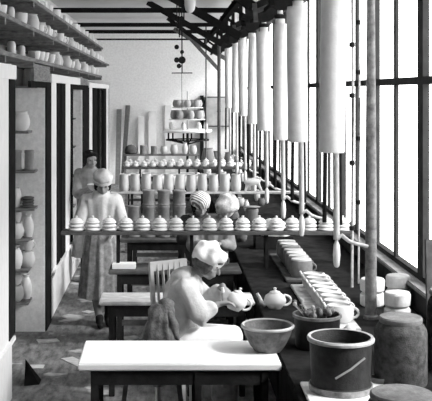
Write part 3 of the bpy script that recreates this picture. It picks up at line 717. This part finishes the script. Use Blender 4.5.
# black wedge on the floor by the doorway
w = MB(); v = [w.bm.verts.new(p) for p in [(0, .1, 0), (.12, .08, 0), (.12, -.06, 0), (.0, -.1, 0), (.0, -.02, .20), (.02, -.06, .17)]]
bmesh.ops.convex_hull(w.bm, input=w.bm.verts)
o = w.build('black_wedge', dark_fr, loc=(-1.15, 3.47, 0), smooth=False); tag(o, 'black triangular wedge lying on the floor by the left doorway', 'wedge')
# thin pale patches on the floor
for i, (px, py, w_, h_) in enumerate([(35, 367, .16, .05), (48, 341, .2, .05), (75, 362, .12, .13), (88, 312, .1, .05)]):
    Y = CH*F/(py-VY); o = MB().box((0, 0, .003), (w_, h_*K, .005), rz=.3*i, bev=.001).rough(.01, 20, i).build('pale_patch', pale_top, loc=(xa(px, Y), Y, 0.001))
    tag(o, 'pale flat patch on the floor, %s from the left doorway side' % ORD[i], 'scrap', 'pale patches on the floor')

# ------------------------------------------------------------------ people
def hand(mb, wrist, d, up, s=1.0, curl=.7):
    d = Vector(d).normalized(); up = Vector(up); up = (up-d*up.dot(d)).normalized(); sd = d.cross(up)
    w = Vector(wrist); palm = w+d*.045*s
    mb.ell(palm, (.001, .001, .001), sub=1)
    for k in (-1, 0, 1): mb.cap(w, .019*s, w+d*.08*s+sd*.022*k*s, .013*s)
    for k in range(4):
        a = w+d*.082*s+sd*(-.03+.02*k)*s; L = (.026, .031, .029, .022)[k]*s
        p1 = a+(d*math.cos(curl*.5)-up*math.sin(curl*.5))*L
        p2 = p1+(d*math.cos(curl*1.3)-up*math.sin(curl*1.3))*L*.8
        p3 = p2+(d*math.cos(curl*2.1)-up*math.sin(curl*2.1))*L*.6
        mb.cap(a, .0088*s, p1, .008*s, 8); mb.cap(p1, .008*s, p2, .0074*s, 8); mb.cap(p2, .0074*s, p3, .0066*s, 8)
    t0 = w+d*.03*s-sd*.022*s; t1 = t0+(d*.7-sd*.7-up*.2)*.035*s; t2 = t1+(d*.8-up*.6)*.028*s
    mb.cap(t0, .012*s, t1, .0095*s, 8); mb.cap(t1, .0095*s, t2, .008*s, 8)
def head_frame(yaw, pitch, roll=0):
    # face looks along -Y when yaw = 0; pitch > 0 looks down
    return Matrix.Rotation(yaw, 4, 'Z') @ Matrix.Rotation(roll, 4, 'Y') @ Matrix.Rotation(pitch, 4, 'X')
def person(label, J, face, cloth, root_loc):
    """J joints in world coordinates; face=(yaw,pitch,roll)"""
    R = Vector(root_loc)
    J = {k: Vector(v)-R for k, v in J.items()}
    e = empty('person', R, label, 'person')
    hm = Matrix.Translation(J['head']) @ head_frame(*face)
    mb = MB()
    # head (local: up z, face -y)
    h = MB()
    h.ell((0, .012, .025), (.074, .092, .092)); h.ell((0, -.02, -.045), (.056, .066, .062)); h.ell((0, -.055, -.085), (.026, .024, .022))
    h.cap((0, -.082, .01), .009, (0, -.104, -.026), .0135, 8)            # nose
    h.ell((0, -.083, -.055), (.024, .012, .007)); h.ell((0, -.081, -.067), (.02, .012, .007))   # lips
    for s_ in (-1, 1):
        h.ell((s_*.076, .012, -.01), (.009, .018, .030)); h.ell((s_*.032, -.068, .026), (.022, .012, .008)); h.ell((s_*.045, -.05, -.025), (.02, .02, .02))
    h.xf(hm); me = bpy.data.meshes.new('t'); h.bm.to_mesh(me); h.bm.free(); mb.bm.from_mesh(me); bpy.data.meshes.remove(me)
    nk = J['neck']
    mb.cap(J['head']+(hm.to_3x3() @ Vector((0, .02, -.05))), .048, nk, .052)
    chest = (J['shL']+J['shR'])/2
    for s_ in ('L', 'R'):
        mb.cap(nk, .05, J['sh'+s_], .045); mb.cap(J['sh'+s_], .048, J['el'+s_], .036); mb.cap(J['el'+s_], .036, J['wr'+s_], .023)
        up = J.get('up'+s_); 
        dd = (J['wr'+s_]-J['el'+s_]).normalized()
        tgt = J.get('ht'+s_)
        d2 = (tgt-J['wr'+s_]).normalized() if tgt else dd
        hand(mb, J['wr'+s_], d2, (0, 0, 1) if abs(d2.z) < .8 else (0, -1, 0), .95, .75)
        mb.cap(J['hip'+s_], .075, J['kn'+s_], .052); mb.cap(J['kn'+s_], .052, J['an'+s_], .034)
        mb.cap(J['sh'+s_]+(chest-J['sh'+s_])*.4, .07, J['hip'+s_], .085)
    mb.cap(chest, .09, (J['hipL']+J['hipR'])/2, .10)
    mb.build('body', skin, e, remesh=.0075)
    # eyes
    for s_ in (-1, 1):
        MB().ell((0, 0, 0), (.011, .006, .006), sub=2).xf(hm @ Matrix.Translation((s_*.031, -.075, .012))).build('eye', eye_m, e)
    # blouse with sleeves
    b = MB(); pel = (J['hipL']+J['hipR'])/2; g = cloth.get('puff', .015)
    b.ell(chest+(pel-chest)*.05, (.115+g, .10+g, .10)); 
    for s_ in ('L', 'R'):
        b.cap(nk+(J['sh'+s_]-nk)*.25-Vector((0, 0, .03)), .055, J['sh'+s_], .058+g*.4)
        b.cap(J['sh'+s_], .062+g*.4, J['el'+s_], .052+g*.8)
        sl = cloth.get('sleeve', .5)
        b.cap(J['el'+s_], .052+g*.8, J['el'+s_]+(J['wr'+s_]-J['el'+s_])*sl, .040+g*.5)
        b.cap(J['sh'+s_]+(chest-J['sh'+s_])*.35-Vector((0, 0, .03)), .09+g*.5, pel+(J['hip'+s_]-pel)*.7+Vector((0, 0, .08)), .095+g*.5)
    b.cap(chest, .11+g*.5, pel+Vector((0, 0, .1)), .115+g*.5)
    for q_ in cloth.get('extra', ()): b.ell(q_[0], q_[1])
    b.rough(cloth.get('wr', .010), 16, root_loc[0]*9).build('blouse', cloth['blouse'], e, remesh=.010)
    return e, hm, J
def shoes(e, J, yaw=0, m=stock):
    for s_ in ('L', 'R'):
        a = J['an'+s_]; f = Vector((math.sin(yaw), -math.cos(yaw), 0))
        a0 = Vector((a.x, a.y, 0)) - Vector((0, 0, 0)); zf = -e.location.z
        MB().cap(Vector((a.x, a.y, zf+.045))-f*.03, .036, Vector((a.x, a.y, zf+.034))+f*.13, .031).ell(Vector((a.x, a.y, zf+.085)), (.043, .043, .05)).build('shoe', m, e, remesh=.008)
def puffcap(e, hm, m, c=(0, .03, .055), r=(.108, .115, .088), rough=.022, name='cap', band=True):
    MB().ell(c, r, sub=4).rough(rough, 14, e.location.x*7).xf(hm).build(name, m, e)
    if band: MB().lathe([(.084, -.018), (.094, -.012), (.094, .014), (.084, .018)], (0, .018, .022), 30, 1.12, Matrix.Rotation(-.12, 4, 'X')).xf(hm).build('cap_band', m, e)
def hairdo(e, hm, parts, m=hair_m):
    b = MB()
    for c, r in parts: b.ell(c, r)
    b.rough(.012, 30, 3).xf(hm).build('hair', m, e, remesh=.008)

# 1 standing woman in a pale cap behind the left part of the ware board
sx, sy = -.66, 4.33
J = dict(head=(sx+.02, sy-.045, 1.455), neck=(sx, sy, 1.335), shL=(sx+.155, sy, 1.29), shR=(sx-.155, sy, 1.29),
         elL=(sx+.215, sy-.06, 1.08), wrL=(sx+.17, sy-.20, 1.135), elR=(sx-.215, sy-.06, 1.08), wrR=(sx-.17, sy-.20, 1.135),
         hipL=(sx+.085, sy+.01, .83), hipR=(sx-.085, sy+.01, .83), knL=(sx+.075, sy, .46), knR=(sx-.075, sy+.06, .46),
         anL=(sx+.07, sy+.02, .08), anR=(sx-.01, sy-.08, .08))
J['wrL'] = (sx+.20, sy-.17, 1.0); J['wrR'] = (sx-.20, sy-.17, 1.0)
J['htL'] = (sx+.17, sy-.30, 1.08); J['htR'] = (sx-.17, sy-.30, 1.08)
e, hm, J1 = person('standing woman in pale cap, white blouse and grey skirt, behind the board', J, (.12, .45, 0), dict(blouse=blouse, sleeve=.35, puff=.018, wr=.012), (sx, sy, 0))
puffcap(e, hm, mat('pale_grey_cap', .48, .9, .2, 14, .3), c=(0, .02, .068), r=(.10, .105, .075), rough=.02)
hairdo(e, hm, [((0, .03, 0), (.086, .085, .075)), ((.06, -.01, -.02), (.025, .04, .05)), ((-.06, -.01, -.02), (.025, .04, .05))])
MB().loft([((0, .0, 1.10), .135, .10, .3), ((0, .0, 1.02), .125, .095, .4), ((0, .0, .94), .15, .115, .6), ((0, .005, .80), .178, .145, .9), ((0, .01, .6), .195, .16, 1.1), ((0, .01, .42), .215, .175, 1.3), ((0, .01, .29), .225, .185, 1.5)], 90, .05, 11).build('skirt', skirt_m, e)
MB().loft([((0, .0, 1.05), .135, .105, .2), ((0, .0, 1.00), .138, .108, .2)], 60, .02, 9).build('waistband', darkdress, e)
for sdx in (0, 1):
    pass
MB().cap(J1['knL']-Vector((0, 0, .1)), .046, J1['anL'], .034).build('stocking', stock, e)
MB().cap(J1['knR']-Vector((0, 0, .1)), .046, J1['anR'], .034).build('stocking', stock, e)
shoes(e, J1, .15)

# 2 second woman further back on the left, dark hair, bent arm
sx, sy = -.955, 5.30
J = dict(head=(sx+.02, sy-.03, 1.545), neck=(sx, sy, 1.42), shL=(sx+.14, sy-.04, 1.37), shR=(sx-.13, sy+.05, 1.37),
         elL=(sx+.20, sy-.14, 1.14), wrL=(sx+.08, sy-.32, 1.17), elR=(sx-.14, sy-.08, 1.13), wrR=(sx-.0, sy-.30, 1.22),
         hipL=(sx+.08, sy, .88), hipR=(sx-.08, sy, .88), knL=(sx+.07, sy, .48), knR=(sx-.07, sy, .48), anL=(sx+.07, sy, .08), anR=(sx-.07, sy+.02, .08))
e, hm, J2 = person('woman with dark bobbed hair and grey blouse standing by the cupboards', J, (.45, .15, 0), dict(blouse=greyblouse, sleeve=.25, puff=.014, wr=.012), (sx, sy, 0))
hairdo(e, hm, [((0, .03, .05), (.092, .098, .075)), ((0, .06, -.01), (.088, .06, .07)), ((.075, .0, -.005), (.022, .045, .05)), ((-.075, .0, -.005), (.022, .045, .05)), ((0, -.055, .085), (.07, .03, .02))])
MB().loft([((0, 0, 1.16), .13, .10, .3), ((0, 0, 1.04), .125, .095, .4), ((0, 0, .9), .155, .13, .8), ((0, 0, .6), .19, .165, 1.1), ((0, 0, .33), .215, .19, 1.4)], 80, .04, 10).build('skirt', greyblouse, e)
for s_ in 'LR': MB().cap(J2['kn'+s_]-Vector((0, 0, .1)), .046, J2['an'+s_], .034).build('stocking', stock, e)
shoes(e, J2, .3)
b = MB().lathe([(0, 0), (.04, 0), (.08, .035), (.095, .075), (.09, .078), (.07, .035), (0, .012)], seg=26).build('mixing_bowl', cream, loc=(sx+.10, sy*K-.43, 1.20)); fx(b); tag(b, 'pale bowl held by the woman with bobbed hair', 'bowl')

# 3 front seated woman holding a teapot
sx, sy = .10, 3.03
J = dict(head=(.315, 3.00, 1.175), neck=(.215, 3.03, 1.085), shR=(.135, 2.88, 1.02), shL=(.155, 3.16, 1.03),
         elR=(.245, 2.875, .83), wrR=(.375, 2.90, .895), elL=(.33, 3.14, .87), wrL=(.415, 3.01, 1.005),
         htR=(.43, 2.90, .905), htL=(.425, 2.98, .98),
         hipR=(.03, 2.95, .555), hipL=(.03, 3.12, .555), knR=(.44, 2.93, .60), knL=(.44, 3.13, .58), anR=(.42, 2.95, .10), anL=(.42, 3.14, .10))
e, hm, J3 = person('seated woman in white cap and white blouse bending over a teapot', J, (1.25, .55, 0), dict(blouse=blouse, sleeve=.55, puff=.024, wr=.03, extra=[((-.02, -.01, .78), (.12, .16, .20)), ((.03, .0, .93), (.12, .17, .13)), ((.10, -.15, .90), (.075, .07, .11)), ((.15, -.15, .82), (.07, .065, .075)), ((-.01, 0, .66), (.14, .16, .12))]), (sx, sy, .0))
puffcap(e, hm, cap_m, c=(-.01, .02, .055), r=(.10, .12, .092), rough=.035)
hairdo(e, hm, [((0, .045, -.01), (.09, .085, .08)), ((.07, -.01, -.02), (.028, .045, .06)), ((-.07, -.01, -.02), (.028, .045, .06)), ((0, -.065, .055), (.06, .03, .025))], mat('brown_hair', .10, .7, .5, 30, .5))
MB().cap(J3['hipR'], .115, J3['knR'], .085).cap(J3['hipL'], .115, J3['knL'], .085).cap(J3['hipR']+Vector((.02, .08, .02)), .13, J3['knL']+Vector((0, -.1, .0)), .09).cap(J3['knR'], .08, J3['anR']+Vector((0, 0, .12)), .09).cap(J3['knL'], .08, J3['anL']+Vector((0, 0, .12)), .09).cap((J3['hipR']+J3['hipL'])/2, .14, (J3['hipR']+J3['hipL'])/2+Vector((.03, 0, .25)), .125).rough(.016, 12).build('skirt', skirt_m, e, remesh=.012)
MB().cap(J3['hipR']+Vector((.12, -.01, .05)), .11, J3['knR']+Vector((.03, -.01, .025)), .085).cap(J3['hipL']+Vector((.12, 0, .05)), .11, J3['knL']+Vector((.03, 0, .03)), .085).cap(J3['hipR']+Vector((.14, .09, .06)), .12, J3['knR']+Vector((.03, .1, .03)), .09).rough(.02, 12, 4).build('apron', apron_m, e, remesh=.012)
for s_ in 'LR': MB().cap(J3['kn'+s_]-Vector((0, 0, .1)), .046, J3['an'+s_], .034).build('stocking', stock, e)
shoes(e, J3, 1.4)
tp = teapot('teapot', biscuit, .078, .12, 'white teapot held in both hands by the seated woman in white', (.487, 3.03*K-.065, .845), .0); fx(tp)
tp.rotation_euler = (0, .35, .12)
# chair
ch = fx(empty('slatted_chair', (.16, 3.03*K+.06, 0), 'wooden slat-back chair under the seated woman with the teapot', 'chair', None, -1.0))
MB().span((-.17, -.17, .425), (.20, .17, .445), bev=.005).build('seat', slat_m, ch)
for x_ in (-.15, .17):
    for y_ in (-.15, .15):
        MB().beam((x_, y_, 0), (x_-(.02 if x_ < 0 else 0), y_, .425), .03, .03).build('leg', slat_m, ch, smooth=False)
for y_ in (-.15, .15): MB().beam((-.17, y_, .43), (-.26, y_, 1.13), .028, .028).build('back_post', slat_m, ch, smooth=False)
MB().span((-.272, -.165, 1.07), (-.244, .165, 1.14), bev=.004).build('top_rail', slat_m, ch)
for k in range(5):
    y_ = -.1+.05*k
    MB().beam((-.178, y_, .46), (-.254, y_, 1.12), .008, .026).build('slat', slat_m, ch, smooth=False)
# coat hung over the chair back
cm = MB(); NR = 26; SG = 90; vs = []
for k in range(NR):
    f = k/(NR-1); row = []
    zc = .94-.52*f; rx = .045+.075*f**.5+.02*f; ry = .04+.05*f
    for i in range(SG):
        a_ = 2*PI*i/SG
        fold = 1+(.05+.22*f)*(math.sin(6*a_+1.2+1.4*f)*.6+.4*math.sin(11*a_+2.0*f))
        sl = .035*math.sin(3*f+a_)
        row.append(cm.bm.verts.new((-.045*f+rx*fold*math.cos(a_)+sl*.3, ry*fold*math.sin(a_), zc+.02*math.sin(2*a_+1)*(1 if k else .4)+(.02*math.sin(5*a_) if k == NR-1 else 0))))
    vs.append(row)
for A, B in zip(vs, vs[1:]):
    for i in range(SG): cm.bm.faces.new((A[i], B[i], B[(i+1) % SG], A[(i+1) % SG]))
cm.bm.faces.new(vs[0]); cm.bm.faces.new(vs[-1][::-1])
cm.ell((.03, .03, .93), (.06, .05, .035)).ell((.07, .0, .80), (.035, .04, .13), (0, -.35, 0))
bmesh.ops.recalc_face_normals(cm.bm, faces=cm.bm.faces)
co_ = cm.rough(.02, 14).build('hanging_coat', mat('mottled_coat', .16, .9, .6, 12, .6), loc=(-.02, 3.03*K-.30, 0))
tag(co_, 'mottled dark grey coat hanging from the chair of the seated woman', 'coat'); fx(co_)

# 4 woman in striped scarf behind the board
def seated_back(sx, sy, hx, hz, face, label, bl, hy=-.12):
    J = dict(head=(hx, sy+hy, hz), neck=(sx+(hx-sx)*.5, sy-.02, hz-.11), shL=(sx+.15, sy, hz-.17), shR=(sx-.15, sy, hz-.17),
             elL=(sx+.19, sy-.08, hz-.36), wrL=(sx+.09, sy-.17, hz-.33), elR=(sx-.19, sy-.08, hz-.36), wrR=(sx-.09, sy-.17, hz-.33),
             hipL=(sx+.08, sy+.05, .50), hipR=(sx-.08, sy+.05, .50), knL=(sx+.1, sy-.10, .50), knR=(sx-.1, sy-.10, .50),
             anL=(sx+.1, sy-.06, .09), anR=(sx-.1, sy-.06, .09))
    e, hm, JJ = person(label, J, face, dict(blouse=bl, sleeve=.8, puff=.012, wr=.01), (sx, sy, 0))
    MB().cap(JJ['hipL'], .11, JJ['knL'], .09).cap(JJ['hipR'], .11, JJ['knR'], .09).cap(JJ['hipR'], .12, JJ['hipL'], .12).cap(JJ['knL'], .09, JJ['anL']+Vector((0, 0, .15)), .09).cap(JJ['knR'], .09, JJ['anR']+Vector((0, 0, .15)), .09).build('skirt', darkdress, e, remesh=.014)
    shoes(e, JJ, 0)
    s = empty('round_stool', (sx, sy*K+.06, 0), 'dark stool under the %s' % label.split(' behind')[0].split(' beside')[0], 'stool')
    fx(s)
    MB().lathe([(0, .36), (.15, .36), (.155, .37), (.15, .385), (0, .385)], seg=24).build('seat', dark_wood, s)
    for q in range(3):
        a = q*2*PI/3+.5; MB().tube([(.1*math.cos(a), .1*math.sin(a), .36), (.15*math.cos(a), .15*math.sin(a), 0)], .014, 8).build('leg', dark_wood, s)
    return e, hm, JJ
e, hm, JJ = seated_back(.37, 4.50, .375, 1.19, (.25, .45, 0), 'woman in striped scarf behind the middle of the front board', darkdress, -.06)
puffcap(e, hm, scarf_m, c=(0, .025, .05), r=(.112, .118, .098), rough=.012, name='headscarf', band=False)
hairdo(e, hm, [((0, .03, -.03), (.084, .085, .07)), ((.065, -.02, -.02), (.025, .04, .05)), ((-.065, -.02, -.02), (.025, .04, .05))])
e, hm, JJ = seated_back(.46, 4.20, .605, 1.235, (-.5, .5, .25), 'woman in mottled kerchief beside the striped scarf woman', greyblouse, -.06)
e.location.x -= .0
puffcap(e, hm, kerch_m, c=(0, .02, .045), r=(.118, .125, .10), rough=.03, name='kerchief', band=False)

# ------------------------------------------------------------------ stool and frame under the front table
st = empty('low_trestle', (-.08, 2.67, 0), 'low dark trestle frame standing under the front white table', 'trestle')
MB().beam((-.24, 0, 0), (-.16, 0, .60), .03, .03).build('leg', mid_wood, st, smooth=False)
MB().beam((.24, 0, 0), (.16, 0, .60), .03, .03).build('leg', mid_wood, st, smooth=False)
MB().span((-.17, -.02, .60), (.17, .02, .63)).build('top_bar', mid_wood, st, smooth=False)
MB().span((-.20, -.015, .37), (.20, .015, .40)).build('crossbar', post_m, st, smooth=False)

# distances to metres
scaled = set()
for o in [o for o in C.objects if o.parent is None]:
    if o.name in FIXED: continue
    if o.get('kind') == 'structure':
        for q in [o]+list(o.children):
            if q.data.name in scaled: continue
            scaled.add(q.data.name)
            for v in q.data.vertices: v.co.y *= K
    elif o.type == 'MESH' and o.location.y == 0:
        yc = sum(v.co.y for v in o.data.vertices)/len(o.data.vertices)
        for v in o.data.vertices: v.co.y += yc*(K-1)
    else: o.location.y *= K

# ------------------------------------------------------------------ light, world, camera
wd = bpy.data.worlds.new('sky'); bpy.context.scene.world = wd; wd.use_nodes = True
bg = wd.node_tree.nodes['Background']; bg.inputs['Color'].default_value = (1, 1, 1, 1); bg.inputs['Strength'].default_value = 4.4
def sun(rot, st_, ang):
    l = bpy.data.lights.new('sun', 'SUN'); l.energy = st_; l.angle = math.radians(ang)
    o = bpy.data.objects.new('sun', l); C.objects.link(o); o.rotation_euler = rot
SD = Vector((-.75, .30, -.60)).normalized()
sun(SD.to_track_quat('-Z', 'Y').to_euler(), 5.5, 12)

cam = bpy.data.cameras.new('camera'); cam.sensor_width = 36; cam.sensor_fit = 'HORIZONTAL'
cam.lens = F*K/432*36; cam.shift_x = (216-VX)/432; cam.shift_y = -(200.5-VY)/432
cam.clip_start = .05
co = bpy.data.objects.new('camera', cam); C.objects.link(co); co.location = (0, 0, CH); co.rotation_euler = (PI/2, 0, 0)
sc = bpy.context.scene; sc.camera = co
sc.view_settings.view_transform = 'Standard'; sc.view_settings.look = 'None'; sc.view_settings.gamma = 1; sc.view_settings.use_curve_mapping = False
sc.view_settings.exposure = 0.0
sc.cycles.max_bounces = 10; sc.cycles.diffuse_bounces = 6; sc.cycles.transparent_max_bounces = 12
